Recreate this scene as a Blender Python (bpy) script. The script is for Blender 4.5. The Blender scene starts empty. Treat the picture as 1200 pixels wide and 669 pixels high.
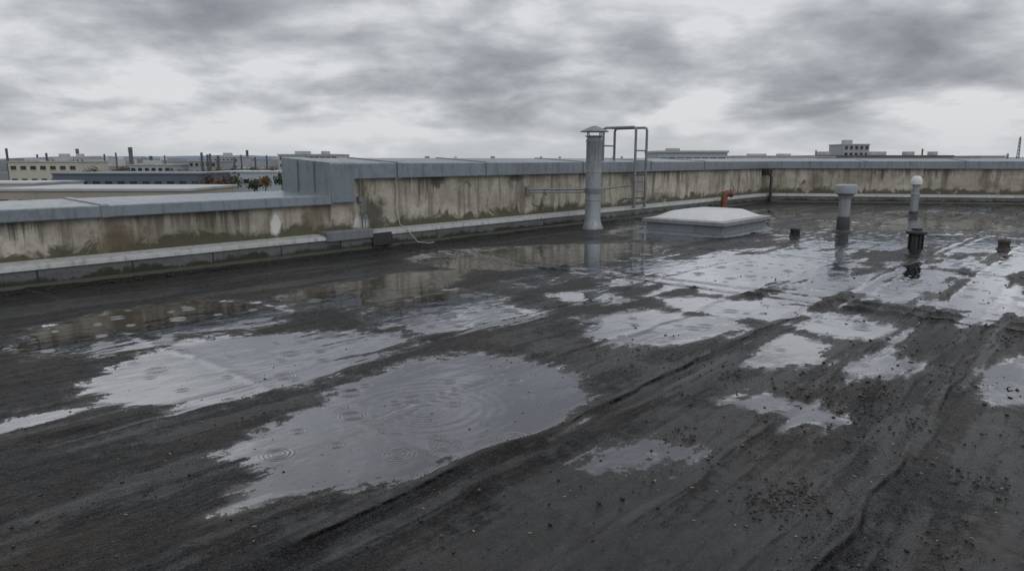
import bpy, math, random
import numpy as np
from mathutils import Vector, Matrix
random.seed(7); rng=np.random.default_rng(11)
S=bpy.context.scene
S.view_settings.view_transform='Standard'
try: S.view_settings.look='None'
except Exception: pass
S.view_settings.exposure=0
COL=S.collection
# ------------------------------------------------------------------ helpers
def link(o,parent=None):
    COL.objects.link(o)
    if parent: o.parent=parent
    return o
def empty(name):
    return link(bpy.data.objects.new(name,None))
def mesh(name,verts,faces,mat=None,parent=None,smooth=False,bevel=0,uv=None):
    me=bpy.data.meshes.new(name); me.from_pydata([tuple(v) for v in verts],[],faces); me.update()
    if uv is not None:
        l=me.uv_layers.new(name='UVMap')
        for i,lp in enumerate(me.loops): l.data[i].uv=uv[lp.vertex_index]
    o=bpy.data.objects.new(name,me)
    if mat: me.materials.append(mat)
    if smooth:
        for p in me.polygons: p.use_smooth=True
    link(o,parent)
    if bevel:
        b=o.modifiers.new('bev','BEVEL'); b.width=bevel; b.segments=2; b.limit_method='ANGLE'
    return o
class MB:
    """mesh builder that collects several shaped pieces in one object"""
    def __init__(s): s.v=[]; s.f=[]
    def add(s,v,f):
        n=len(s.v); s.v+= [tuple(q) for q in v]; s.f+=[tuple(i+n for i in q) for q in f]
    def box(s,c,ux,uy,hx,hy,z0,z1):
        c=Vector((c[0],c[1],0));ux=Vector((ux[0],ux[1],0));uy=Vector((uy[0],uy[1],0))
        vs=[]
        for z in (z0,z1):
            for a,b in ((-1,-1),(1,-1),(1,1),(-1,1)):
                p=c+ux*hx*a+uy*hy*b; vs.append((p.x,p.y,z))
        s.add(vs,[(3,2,1,0),(4,5,6,7),(0,1,5,4),(1,2,6,5),(2,3,7,6),(3,0,4,7)])
    def lathe(s,c,prof,n=32):
        vs=[];fs=[]
        for r,z in prof:
            for i in range(n):
                a=2*math.pi*i/n; vs.append((c[0]+r*math.cos(a),c[1]+r*math.sin(a),c[2]+z))
        for j in range(len(prof)-1):
            for i in range(n):
                k=(i+1)%n; fs.append((j*n+i,j*n+k,(j+1)*n+k,(j+1)*n+i))
        fs.append(tuple(range(n-1,-1,-1))); fs.append(tuple((len(prof)-1)*n+i for i in range(n)))
        s.add(vs,fs)
    def tube(s,path,r,n=12):
        path=[Vector(p) for p in path]; vs=[];fs=[]
        t0=(path[1]-path[0]).normalized(); up=Vector((0,0,1)) if abs(t0.z)<.9 else Vector((1,0,0))
        nrm=t0.cross(up).normalized()
        for j,p in enumerate(path):
            if j==0: t=path[1]-path[0]
            elif j==len(path)-1: t=path[-1]-path[-2]
            else: t=(path[j+1]-p).normalized()+(p-path[j-1]).normalized()
            t.normalize(); nrm=(nrm-t*nrm.dot(t)).normalized(); b=t.cross(nrm)
            rr=r[j] if isinstance(r,(list,tuple)) else r
            for i in range(n):
                a=2*math.pi*i/n; q=p+(nrm*math.cos(a)+b*math.sin(a))*rr; vs.append(q)
        for j in range(len(path)-1):
            for i in range(n):
                k=(i+1)%n; fs.append((j*n+i,j*n+k,(j+1)*n+k,(j+1)*n+i))
        fs.append(tuple(range(n-1,-1,-1))); fs.append(tuple((len(path)-1)*n+i for i in range(n)))
        s.add(vs,fs)
    def obj(s,name,mat,parent=None,smooth=False,bevel=0):
        o=mesh(name,s.v,s.f,mat,parent,False,bevel)
        if smooth:
            for p in o.data.polygons: p.use_smooth=len(p.vertices)<=4
            o.data.set_sharp_from_angle(angle=math.radians(40))
        return o
class N:
    def __init__(s,name,world=False):
        if world:
            s.m=bpy.data.worlds.new(name)
        else: s.m=bpy.data.materials.new(name)
        s.m.use_nodes=True; s.t=s.m.node_tree; s.t.nodes.clear()
    def n(s,typ,ins=None,**kw):
        nd=s.t.nodes.new(typ)
        for k,v in kw.items(): setattr(nd,k,v)
        for k,v in (ins or {}).items():
            sk=nd.inputs[k]
            if isinstance(v,bpy.types.NodeSocket): s.t.links.new(v,sk)
            elif isinstance(v,bpy.types.Node): s.t.links.new(v.outputs[0],sk)
            else: sk.default_value=v
        return nd
    def math(s,op,a,b=0.0,c=0.0,clamp=False):
        return s.n('ShaderNodeMath',{0:a,1:b,2:c},operation=op,use_clamp=clamp).outputs[0]
    def vm(s,op,a,b=(0,0,0)):
        return s.n('ShaderNodeVectorMath',{0:a,1:b},operation=op).outputs[0]
    def noise(s,vec,scale,detail=4,rough=.55,dist=0,lac=2.0):
        return s.n('ShaderNodeTexNoise',{'Vector':vec,'Scale':scale,'Detail':detail,'Roughness':rough,'Distortion':dist,'Lacunarity':lac}).outputs['Fac']
    def mr(s,x,a,b,c=0.0,d=1.0,smooth=False):
        return s.n('ShaderNodeMapRange',{0:x,1:a,2:b,3:c,4:d},interpolation_type='SMOOTHSTEP' if smooth else 'LINEAR').outputs[0]
    def mix(s,f,a,b,bt='MIX'):
        nd=s.n('ShaderNodeMix',data_type='RGBA',blend_type=bt)
        for i,v in ((0,f),(6,a),(7,b)):
            sk=nd.inputs[i]
            if isinstance(v,bpy.types.NodeSocket): s.t.links.new(v,sk)
            else: sk.default_value=v if i==0 else (tuple(v)+(1,))[:4]
        return nd.outputs[2]
    def ramp(s,f,stops):
        nd=s.n('ShaderNodeValToRGB',{0:f}); e=nd.color_ramp.elements
        while len(e)<len(stops): e.new(.5)
        for el,(p,c) in zip(e,stops):
            el.position=p; el.color=(c,c,c,1) if isinstance(c,(int,float)) else (*c,1)
        return nd.outputs[0]
    def scale(s,vec,sc,rot=(0,0,0)):
        return s.n('ShaderNodeMapping',{'Vector':vec,'Scale':sc,'Rotation':rot}).outputs[0]
    def bump(s,h,strength=.5,dist=.01,normal=None):
        d={'Height':h,'Strength':strength,'Distance':dist}
        if normal is not None: d['Normal']=normal
        return s.n('ShaderNodeBump',d).outputs[0]
    def bsdf(s,**k):
        return s.n('ShaderNodeBsdfPrincipled',{kk.replace('_',' '):(vv if not(isinstance(vv,tuple) and len(vv)==3 and kk=='Base_Color') else (*vv,1)) for kk,vv in k.items()})
    def out(s,sh):
        s.n('ShaderNodeOutputMaterial',{'Surface':sh}); return s.m
def objco(b): return b.n('ShaderNodeTexCoord').outputs['Object']
def uvco(b): return b.n('ShaderNodeTexCoord').outputs['UV']

def simple(name,col,rough=.5,metal=0,var=.25,scale=3,bump=.15,dirt=(.05,.045,.04),dirtamt=.35,bscale=40):
    b=N(name); c=objco(b)
    n1=b.noise(c,scale,5,.6); n2=b.noise(b.scale(c,(4,4,.6)),scale,4,.6)
    a=tuple(x*(1-var) for x in col); d=tuple(min(1,x*(1+var)) for x in col)
    cc=b.mix(n1,a,d)
    cc=b.mix(b.mr(n2,.5,.75,0,dirtamt),cc,dirt)
    r=b.mr(n1,.3,.7,max(.02,rough-.1),rough+.12)
    bs=b.bsdf(Base_Color=cc,Roughness=r,Metallic=metal,Normal=b.bump(b.noise(c,bscale,3),bump,.004))
    return b.out(bs.outputs[0])

# ------------------------------------------------------------------ camera
H=1.5; PITCH=math.radians(10.45); FPX=800.0
SP,CP=math.sin(PITCH),math.cos(PITCH)
cd=bpy.data.cameras.new('camera'); cam=link(bpy.data.objects.new('camera',cd))
cam.location=(0,0,H); cam.rotation_euler=(math.radians(90)-PITCH,0,0)
cd.lens=24; cd.sensor_width=36; cd.clip_end=12000; cd.clip_start=.05
S.camera=cam
def G(u,v):
    """surveyed sight-line -> metres on the roof surface (z=0)"""
    dx=(u-600)/FPX; dy=(334.5-v)/FPX
    t=H/(SP-CP*dy)
    return (dx*t,(CP+SP*dy)*t)
# ------------------------------------------------------------------ wall frame
C=Vector((9.13,24.47)); U=Vector((-.6652,-.7466)); V=Vector((.7466,-.6652))
D=Vector((.986,-.166)).normalized(); ND=Vector((D.y,-D.x)); 
if ND.y>0: ND=-ND
SPLIT=17.93
def W(s,w,z=0.0):
    p=C+U*s+V*w; return Vector((p.x,p.y,z))
A0=C+U*40; SP0=C+U*SPLIT; E0=C+D*42
def sweep(path,prof,normals,closed=True,split=0):
    vs=[];fs=[];uv=[];n=len(prof); L=0
    for i,p in enumerate(path):
        if i>0: L+=(path[i]-path[i-1]).length
        if i==0: off=normals[0]
        elif i==len(path)-1: off=normals[-1]
        else:
            a,b=normals[i-1],normals[i]; m=(a+b).normalized(); off=m/m.dot(a)
        for j,(w,z) in enumerate(prof):
            q=p+off*w; vs.append((q.x,q.y,z)); uv.append((L,z))
    for i in range(len(path)-1):
        for j in range(n if closed else n-1):
            k=(j+1)%n; fs.append((i*n+j,i*n+k,(i+1)*n+k,(i+1)*n+j))
    if closed:
        fs.append(tuple(range(n))); e=(len(path)-1)*n; fs.append(tuple(e+n-1-j for j in range(n)))
    return vs,fs,uv
def subdiv(path,normals,step=1.0):
    P=[path[0]];NN=[]
    for i in range(len(path)-1):
        k=max(1,int((path[i+1]-path[i]).length/step))
        for j in range(1,k+1):
            P.append(path[i].lerp(path[i+1],j/k)); NN.append(normals[i])
    return P,NN
# ------------------------------------------------------------------ materials
def concrete_mat(name,ztop,blobs,seed):
    b=N(name); uv0=uvco(b); uv=b.vm('ADD',uv0,(seed,0,seed*.37))
    sx=b.n('ShaderNodeSeparateXYZ',{0:uv0}); zz=sx.outputs[1]
    big=b.noise(b.scale(uv,(.55,1.1,1)),1.0,6,.62,.5)
    base=b.ramp(big,[(.30,(.25,.224,.178)),(.48,(.40,.366,.303)),(.66,(.54,.50,.43))])
    fine=b.noise(uv,16,6,.72); med=b.noise(uv,4.5,6,.65,.3)
    base=b.mix(b.mr(med,.48,.64,0,.55),base,(.24,.212,.168))
    base=b.mix(b.mr(fine,.5,.75,0,.6),base,(.18,.16,.13))
    st=b.noise(b.scale(uv,(2.6,.25,1)),1.5,6,.68,.15)
    run=b.mr(st,.49,.61,0,1,True)
    base=b.mix(b.math('MULTIPLY',run,.66),base,(.12,.10,.07))
    edge=b.noise(b.scale(uv,(6,.1,1)),1.0,6,.75)
    drip=b.math('SUBTRACT',b.math('MULTIPLY',b.math('SUBTRACT',edge,.42),2.2),b.math('SUBTRACT',ztop,zz))
    gate=b.mr(b.noise(b.scale(uv,(.8,.1,1)),1.0,3,.6),.42,.58,0,1)
    base=b.mix(b.math('MULTIPLY',b.mr(drip,-.14,.18,0,.8,True),gate),base,(.055,.047,.036))
    mo=b.noise(uv,2.3,7,.7,.8); low=b.mr(zz,.32,.58,1.0,0)
    lowm=b.mr(b.math('ADD',b.math('MULTIPLY',low,.30),mo),.58,.72,0,.9,True)
    base=b.mix(lowm,base,(.055,.052,.026))
    ef=b.noise(b.scale(uv,(1.3,.9,1)),1.3,7,.7,.9)
    base=b.mix(b.mr(ef,.66,.675,0,.6),base,(.60,.58,.53))
    for (L,z,rx,rz,col,amt) in blobs:
        d=b.n('ShaderNodeVectorMath',{0:b.vm('MULTIPLY',b.vm('SUBTRACT',uv0,(L,z,0)),(1/rx,1/rz,0)),1:(0,0,0)},operation='DISTANCE').outputs['Value']
        k=b.math('ADD',d,b.math('ADD',b.math('MULTIPLY',b.math('SUBTRACT',mo,.5),2.2),b.math('MULTIPLY',b.math('SUBTRACT',st,.5),2.4)))
        base=b.mix(b.mr(k,1.1,.45,0,amt,True),base,col)
    bh=b.math('ADD',b.math('MULTIPLY',fine,.6),b.math('MULTIPLY',med,.8))
    bs=b.bsdf(Base_Color=base,Roughness=b.mr(run,0,1,.8,.5),Normal=b.bump(bh,.7,.014))
    return b.out(bs.outputs[0])
def metal_mat(name,col,rough=.42,met=.25):
    b=N(name); c=objco(b)
    n1=b.noise(c,.9,4,.6); n2=b.noise(c,7,5,.65); 
    cc=b.mix(n1,tuple(x*.78 for x in col),tuple(x*1.2 for x in col))
    cc=b.mix(b.mr(n2,.50,.75,0,.55),cc,tuple(x*.5 for x in col))
    st=b.noise(b.scale(c,(6,6,.5)),2.0,4,.7)
    cc=b.mix(b.mr(st,.52,.70,0,.55),cc,(.09,.088,.08))
    r=b.mr(n2,.3,.75,rough-.14,rough+.15)
    bs=b.bsdf(Base_Color=cc,Roughness=r,Metallic=met,Normal=b.bump(b.math('ADD',n2,b.math('MULTIPLY',n1,3)),.14,.006))
    return b.out(bs.outputs[0])
BR=(.10,.075,.042); DK=(.05,.044,.034); WH=(.64,.63,.59)
M_conc_lo=concrete_mat('weathered_concrete',.79,[(18.85,.50,.26,.26,BR,.85),(21.05,.52,.10,.19,WH,.95),(21.75,.50,.25,.33,BR,.6),(16.7,.42,.5,.12,BR,.5)],3.1)
M_conc_hi=concrete_mat('weathered_concrete_tall',1.19,[(.85,.60,.28,.30,DK,.85),(.62,.98,.14,.25,BR,.8),(.55,.42,.18,.12,WH,.7),(2.3,1.10,.22,.11,DK,.8),(4.6,1.12,.28,.09,DK,.75),(7.4,.6,.2,.3,BR,.45),(10.5,.5,.8,.12,DK,.5),(19.5,.8,.3,.4,BR,.5),(25,.8,.2,.5,BR,.5)],0.0)
M_cop=metal_mat('zinc_coping',(.23,.262,.29),.36,.35)
M_ledge=metal_mat('galvanised_ledge',(.52,.53,.52),.45)
M_galv=metal_mat('galvanised_pipe',(.31,.34,.36),.35)
M_dkgalv=metal_mat('grey_vent_pipe',(.27,.29,.30),.4)
M_rail=metal_mat('ladder_steel',(.19,.21,.22),.45)
M_black=simple('black_vent_plastic',(.018,.018,.02),.4,0,.3,8,.3,(.06,.06,.055),.3)
M_white=simple('white_vent_cap',(.60,.60,.59),.4,0,.08,4,.1,(.3,.29,.26),.3)
M_terra=simple('rusty_red_pipe',(.19,.075,.042),.6,0,.3,9,.3)
M_dark=simple('dark_bitumen_patch',(.03,.03,.03),.45,0,.3,5,.5)
def kerb_mat():
    b=N('kerb_membrane'); uv=uvco(b)
    sx=b.n('ShaderNodeSeparateXYZ',{0:uv}); x,z=sx.outputs[0],sx.outputs[1]
    n1=b.noise(b.scale(uv,(.6,3,1)),1.5,6,.65); n2=b.noise(uv,11,6,.7)
    base=b.ramp(n1,[(.3,(.075,.08,.082)),(.55,(.13,.137,.14)),(.8,(.20,.205,.205))])
    base=b.mix(b.mr(n2,.48,.7,0,.7),base,(.05,.05,.044))
    moss=b.math('ADD',b.mr(z,.19,.0,0,1.3),b.math('MULTIPLY',b.math('SUBTRACT',b.noise(uv,3,7,.7),.5),2.6))
    base=b.mix(b.mr(moss,.35,.70,0,.93,True),base,(.022,.024,.009))
    fr=b.math('FRACT',b.math('DIVIDE',x,1.05)); j=b.math('LESS_THAN',fr,.018)
    base=b.mix(j,base,(.02,.02,.02))
    bs=b.bsdf(Base_Color=base,Roughness=b.mr(n2,.3,.7,.3,.6),Normal=b.bump(b.math('SUBTRACT',b.math('ADD',n2,n1),j),.5,.01))
    return b.out(bs.outputs[0])
M_kerb=kerb_mat()
# ------------------------------------------------------------------ parapets
nL,nF=V,ND
HT=1.44; TH=1.6
def parapet(tag,path,normals,ztop,zbot,slope,mc):
    root=empty(tag)
    P_,N_=subdiv(path,normals,1.0)
    ot=ztop+slope
    body=[(-.22,-.3),(-.22,zbot+.03),(-.22,ztop-.03),(-TH+.05,ot-.03),(-TH+.05,-9.0),(-.6,-9.0),(-.6,-.3)]
    v,f,uv=sweep(P_,body,N_); 
    mesh('concrete_wall',v,f,mc,root,uv=uv)
    cop=[(-.165,zbot),(-.150,zbot-.012),(-.146,zbot),(-.15,ztop-.012),(-.165,ztop),(-TH-.02,ot),(-TH-.02,ot-.24),(-TH+.02,ot-.24),(-TH+.02,ot-.05),(-.19,ztop-.02),(-.19,zbot)]
    v,f,uv=sweep(path,cop,normals); mesh('coping',v,f,M_cop,root,uv=uv)
    led=[(-.215,.315),(-.02,.285),(.012,.272),(.016,.225),(.006,.222),(.004,.262),(-.02,.27),(-.215,.295)]
    v,f,uv=sweep(P_,led,N_); mesh('ledge_flashing',v,f,M_ledge,root,uv=uv)
    ker=[(-.218,.268),(-.006,.262),(-.004,.06),(.035,.012),(.10,-.02),(-.218,-.02)]
    v,f,uv=sweep(P_,ker,N_); mesh('membrane_upstand',v,f,M_kerb,root,uv=uv)
    return root
low=parapet('parapet_wall',[A0,SP0],[nL],.93,.79,.03,M_conc_lo)
high=parapet('parapet_wall',[SP0,C.copy(),E0],[nL,nF],HT,1.19,.085,M_conc_hi)
def joints(root,ss,frame,ztop,zbot,slope):
    mb=MB()
    for s in ss:
        hw=.045; e=.018
        prof=[(-.146+e,zbot-.01),(-.146+e,ztop),(-.165,ztop+e),(-TH-.02-e,ztop+slope+e),(-TH-.02-e,ztop+slope-.2),(-TH,ztop+slope-.2),(-TH+.03,ztop+slope-.03),(-.19,ztop-.03),(-.19,zbot-.01)]
        vs=[];n=len(prof)
        for d in (-hw,hw):
            for w,z in prof:
                vs.append(frame(s+d,w,z))
        fs=[(i,(i+1)%n,n+(i+1)%n,n+i) for i in range(n)]+[tuple(range(n)),tuple(2*n-1-i for i in range(n))]
        mb.add(vs,fs)
    mb.obj('coping_joint_covers',M_cop,root)
def FF(s,w,z):
    p=C+D*s+ND*w; return Vector((p.x,p.y,z))
joints(high,[16.55,14.3,11.0,7.9,4.75],W,HT,1.19,.085)
joints(high,[3.2,6.4,9.6,12.8,16,19.2],FF,HT,1.19,.085)
joints(low,[21.3,24.5,27.7],W,.93,.79,.03)
mb=MB()
s0=SPLIT+.035; s1=SPLIT-.42
zb=.80
prof=[(-.135,zb),(-.135,HT-.01),(-.16,HT+.012),(-TH-.04,HT+.10),(-TH-.04,zb)]
vs=[W(s0,w,z) for w,z in prof]+[W(s1,w,z) for w,z in prof]; n=5
fs=[(0,1,2,3,4),(9,8,7,6,5)]+[(i,i+5,(i+1)%5+5,(i+1)%5) for i in range(5)]
mb.add(vs,fs)
mb.obj('end_cap_cladding',M_cop,high,bevel=.008)
mb=MB()
for w in (-.62,-1.12):
    mb.box(W(SPLIT+.045,w),U,V,.012,.012,.97,HT+.03)
mb.obj('end_cap_seams',M_cop,high)
mb=MB()
mb.box(W(17.75,-.10),U,V,.46,.115,.30,.352)
mb.box(W(17.75,.022),U,V,.455,.010,.20,.348)
mb.obj('flashing_patch',M_rail,high,bevel=.006)
mb=MB()
mb.box(W(17.1,.024),U,V,.20,.012,.05,.27)
mb.obj('membrane_patch',M_dark,high,bevel=.006)
mb=MB()
path=[W(16.62,-.13,1.17)]
for i in range(9):
    path.append(W(16.62-.03*math.sin(i*.9)-i*.008,-.19+.012*math.cos(i),1.15-i*.10))
path+= [W(16.55,.03,.30),W(16.5,.06,.2),W(16.4,.13,.05),W(16.2,.2,.02),W(16.05,.17,.02)]
mb.tube(path,.007,8)
mb.obj('hanging_cable',M_ledge,None)
mb=MB()
mb.tube([W(17.38,-.17,1.18),W(17.38,-.17,.75),W(17.36,-.17,.36)],.013,8)
mb.tube([W(17.30,-.18,1.0),W(17.28,-.18,.7),W(17.30,-.17,.36)],.008,8)
mb.box(W(17.38,-.19),U,V,.05,.04,.80,.88)
mb.box(W(17.30,-.19),U,V,.04,.03,.52,.57)
mb.obj('wall_conduit',M_rail,None)
# ------------------------------------------------------------------ roof surface mesh
polys=dict(
p1=[(250,535),(290,515),(330,490),(400,455),(480,425),(560,412),(640,425),(675,440),(690,470),(672,500),(600,520),(540,535),(500,560),(420,575),(330,580),(280,588),(290,560)],
p2=[(100,450),(130,430),(200,405),(290,392),(380,388),(470,392),(482,402),(440,415),(390,440),(340,455),(290,470),(200,478),(130,470)],
p3=[(30,405),(60,385),(130,368),(230,355),(300,357),(335,366),(300,382),(210,392),(190,404),(110,414),(50,414)],
p4=[(425,370),(470,350),(540,341),(590,349),(560,364),(500,377),(450,382)],
p5=[(470,385),(520,372),(590,358),(640,365),(600,380),(540,390),(490,392)],
p6=[(640,308),(700,303),(770,306),(860,300),(1000,305),(1100,318),(1200,330),(1200,345),(1080,345),(1010,350),(930,350),(840,342),(760,332),(700,330),(660,322)],
p7=[(680,375),(760,363),(850,373),(875,385),(780,404),(700,402)],
p8=[(760,347),(860,350),(950,360),(1010,375),(900,376),(800,366)],
p11=[(880,400),(930,390),(970,405),(960,425),(880,430)],
p12=[(850,470),(900,460),(960,475),(1000,495),(930,500)],
p13=[(480,303),(520,294),(620,289),(760,285),(775,300),(700,306),(600,315),(530,314)],
p14=[(335,347),(400,333),(480,320),(545,316),(505,342),(420,357),(355,362)],
p15=[(1130,430),(1200,420),(1230,480),(1160,470)],
p16=[(0,492),(80,478),(90,482),(20,500),(-20,500)],
p17=[(940,280),(1080,272),(1200,280),(1200,300),(1040,296),(950,292)],
p18=[(960,262),(1060,258),(1180,262),(1200,270),(1060,268),(970,270)],
p19=[(1000,315),(1100,330),(1230,350),(1230,375),(1100,362),(1020,350)],
p20=[(595,330),(630,324),(655,330),(630,337),(600,336)],
p24=[(905,380),(960,372),(1060,385),(1040,400),(960,392)],
p25=[(980,425),(1040,415),(1090,428),(1060,440),(1000,440)],
p27=[(720,250),(760,246),(900,246),(950,252),(900,262),(800,285),(720,275)],
p28=[(900,295),(1000,290),(1020,310),(880,312)],
p29=[(640,345),(700,340),(740,352),(680,358)],
p9=[(650,540),(700,512),(760,502),(850,520),(870,540),(800,555),(700,565),(660,556)],
)
films=dict(
p10=[(470,640),(550,588),(660,570),(770,595),(820,640),(800,700),(490,700)],
p21=[(100,580),(160,540),(220,545),(250,580),(180,600)],
p22=[(0,600),(60,590),(90,640),(40,680),(-40,680)],
p23=[(1080,640),(1180,600),(1230,640),(1200,700),(1080,700)],
f1=[(1000,500),(1080,480),(1120,520),(1060,560)],
f3=[(560,400),(640,385),(720,405),(640,418)],f4=[(300,480),(200,500),(120,540),(60,530),(180,490)],
f6=[(1130,500),(1230,480),(1230,600),(1150,580)],f7=[(700,410),(860,440),(980,450),(900,475),(740,440)],f8=[(700,470),(830,480),(860,500),(740,495)],
f9=[(640,530),(760,495),(880,520),(900,550),(780,575),(660,570)],f10=[(860,560),(960,540),(1040,590),(930,640),(850,600)],f11=[(250,600),(400,590),(430,640),(300,660)],
)
a=np.concatenate([np.arange(-.05,18,.07),np.arange(18,36,.028)])
b_=np.concatenate([np.arange(-.05,5,.045),np.arange(5,17,.028),np.arange(17,36,.12)])
AA,BB=np.meshgrid(a,b_,indexing='ij')
X=C.x+AA*U.x+BB*D.x; Y=C.y+AA*U.y+BB*D.y
def sdf(poly,lim=.6):
    pts=np.array(poly); n=len(pts)
    x0,y0=pts.min(0)-lim-.2; x1,y1=pts.max(0)+lim+.2
    m=(X>x0)&(X<x1)&(Y>y0)&(Y<y1); px=X[m];py=Y[m]
    dd=np.full(px.shape,1e9); ii=np.zeros(px.shape,bool)
    for i in range(n):
        ax,ay=pts[i];bx,by=pts[(i+1)%n]; ex,ey=bx-ax,by-ay
        t=np.clip(((px-ax)*ex+(py-ay)*ey)/(ex*ex+ey*ey+1e-9),0,1)
        dd=np.minimum(dd,(px-ax-t*ex)**2+(py-ay-t*ey)**2)
        ii^=((ay>py)!=(by>py))&(px<(bx-ax)*(py-ay)/((by-ay) if abs(by-ay)>1e-9 else 1e-9)+ax)
    dd=np.sqrt(dd); r=np.full(X.shape,-lim); r[m]=np.where(ii,dd,-dd); return np.clip(r,-lim,lim)
def vnoise(x,y,seed):
    r=np.random.default_rng(seed); T=r.random((256,256))
    xi=np.floor(x).astype(int); yi=np.floor(y).astype(int); fx=x-xi; fy=y-yi
    fx=fx*fx*(3-2*fx); fy=fy*fy*(3-2*fy)
    g=lambda i,j:T[(xi+i)%256,(yi+j)%256]
    return (g(0,0)*(1-fx)+g(1,0)*fx)*(1-fy)+(g(0,1)*(1-fx)+g(1,1)*fx)*fy
def fbm(x,y,seed,o=4):
    s=0;A=.5;t=0
    for k in range(o): s=s+A*vnoise(x*2**k,y*2**k,seed+k); t+=A; A*=.5
    return s/t
SS=(X-C.x)*U.x+(Y-C.y)*U.y; WW=(X-C.x)*V.x+(Y-C.y)*V.y
pud=np.full(X.shape,-.6)
BO=dict(p3=.10,p4=.09,p13=.12,p14=.09,p7=.05,p1=.02,p2=.03,p9=-.10,p8=.0,p6=-.04,p17=-.12,p19=-.05,p28=-.1)
farbreak=(fbm(SS*.9+5,WW*2.6,411)-.5)
for k,p in polys.items():
    e=sdf([G(*q) for q in p])+BO.get(k,.02)
    if k in('p6','p17','p18','p19','p28','p27'): e=np.minimum(e,.22)+farbreak*1.3
    pud=np.maximum(pud,e)
film=np.full(X.shape,-.6)
for k,p in films.items(): film=np.maximum(film,sdf([G(*q) for q in p]))
n2=fbm(SS*1.3+40,WW*1.3,9); n3=fbm(SS*.8,WW*3.4,21)
right=np.clip((WW-9.0)/2.5,0,1)*np.clip((27.5-SS)/3,0,1)
far=np.clip((21-SS)/5,0,1)*np.clip((WW-2.5)/2,0,1)
extra=(n3*.6+n2*.4-.565)*1.9+.10*far
pud=np.maximum(pud,np.minimum(extra,.25)-.45*(1-np.clip(right+far,0,1)))
n4=fbm(SS*.5+9,WW*4.2,121)
film=np.maximum(film,(n4-.50)*2.4-.12*(1-np.clip((WW-7.0)/3,0,1)))
def line_w(px1,px2):
    p=Vector(G(*px1))-C; q=Vector(G(*px2))-C
    return (p.dot(V)+q.dot(V))/2
w0=line_w((500,600),(850,405)); w1=line_w((1040,600),(1150,420))
seams=[(w0,1.0),(w1,.9),(w0-2.1,.4),(w1+1.6,.7),(w1+3.2,.8),((w0+w1)/2+.1,.7),(w0+.17,.7),(w1-.2,.6),(w0-.95,.45)]
cross=[((Vector(G(900,350))-C).dot(U),1.0),((Vector(G(900,350))-C).dot(U)-.35,.8),((Vector(G(560,500))-C).dot(U)+.5,.35),(10.5,.7),(6.5,.7),(13.6,.6)]
wob=(vnoise(SS*.7,WW*0,77)-.5)*.14+(vnoise(SS*2.6,WW*0,78)-.5)*.05
wob2=(vnoise(WW*.7,WW*0,31)-.5)*.14+(vnoise(WW*3,WW*0,33)-.5)*.05
ds=np.full(X.shape,9.0); dw=np.zeros(X.shape); ridge=np.zeros(X.shape)
wrk=fbm(SS*2.5,WW*7,155)
def lapz(d):
    return .010*np.clip(1+d/.14,0,1)*(d<0)+.010*np.clip(1-d/.03,0,1)*(d>=0)+.015*np.exp(-((d+.025)/.038)**2)
for w,k in seams:
    d=WW-w-wob*(1 if k>.5 else -1.4); m=np.abs(d)<np.abs(ds); ds=np.where(m,d,ds); dw=np.where(m,k,dw)
    ridge=np.maximum(ridge,lapz(d)*k*(.35+1.3*wrk))
dc=np.full(X.shape,9.0); dcw=np.zeros(X.shape)
for s,k in cross:
    d=SS-s-wob2; m=np.abs(d)<np.abs(dc); dc=np.where(m,d,dc); dcw=np.where(m,k,dcw)
    ridge=np.maximum(ridge,lapz(d)*k*(.35+1.3*wrk))
tr=fbm(SS*.25,WW*7,91,3)-.5
wr=fbm(SS*1.0,WW*5,55)-.5; wr2=fbm(X*7,Y*7,60)-.5
trk=np.exp(-(ds/.30)**2)*(fbm(SS*.35,WW*22,301,3)-.5)
wetflat=np.clip((pud+.05)/.12,0,1)
Z=(ridge*1.3+.024*wr+.018*wr2+.014*tr+.042*trk)*(1-wetflat)+ridge*.3*wetflat+.004*(1-wetflat)
Z+=.02*np.clip(1-WW/.25,0,1)
pud=pud-ridge*9-tr*.22*np.clip(WW-3,0,1)-trk*.3
film=film-ridge*3-tr*.4-trk*.9
gate=fbm(X*1.7,Y*1.7,201)
gd=dw*np.clip((gate-.38)*6,0,1); gc=dcw*np.clip((gate-.38)*6,0,1)
verts=np.stack([X,Y,Z],-1).reshape(-1,3); na,nb=X.shape
idx=np.arange(na*nb).reshape(na,nb)
q=np.stack([idx[:-1,:-1],idx[:-1,1:],idx[1:,1:],idx[1:,:-1]],-1).reshape(-1,4)
e1=verts[q[0,1]]-verts[q[0,0]]; e2=verts[q[0,3]]-verts[q[0,0]]
if np.cross(e1,e2)[2]<0: q=q[:,::-1]
me=bpy.data.meshes.new('flat_roof')
me.vertices.add(len(verts)); me.vertices.foreach_set('co',verts.ravel().astype(np.float32))
me.loops.add(q.size); me.loops.foreach_set('vertex_index',q.ravel().astype(np.int32))
me.polygons.add(len(q)); me.polygons.foreach_set('loop_start',np.arange(0,q.size,4,dtype=np.int32))
me.polygons.foreach_set('use_smooth',np.ones(len(q),bool))
me.update(calc_edges=True)
for nm,arr in (('water_depth',pud),('film',film),('lap_d',np.clip(ds,-.5,.5)),('lap_c',np.clip(dc,-.5,.5)),('gate_d',gd),('gate_c',gc)):
    at=me.attributes.new(nm,'FLOAT','POINT'); at.data.foreach_set('value',arr.ravel().astype(np.float32))
det=U.x*D.y-U.y*D.x
def look(x,y):
    """roof height and water level at a point"""
    px,py=x-C.x,y-C.y
    aa=(px*D.y-py*D.x)/det; bb=(U.x*py-U.y*px)/det
    i=int(np.clip(np.searchsorted(a,aa),0,na-1)); j=int(np.clip(np.searchsorted(b_,bb),0,nb-1))
    return Z[i,j],pud[i,j]
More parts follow.
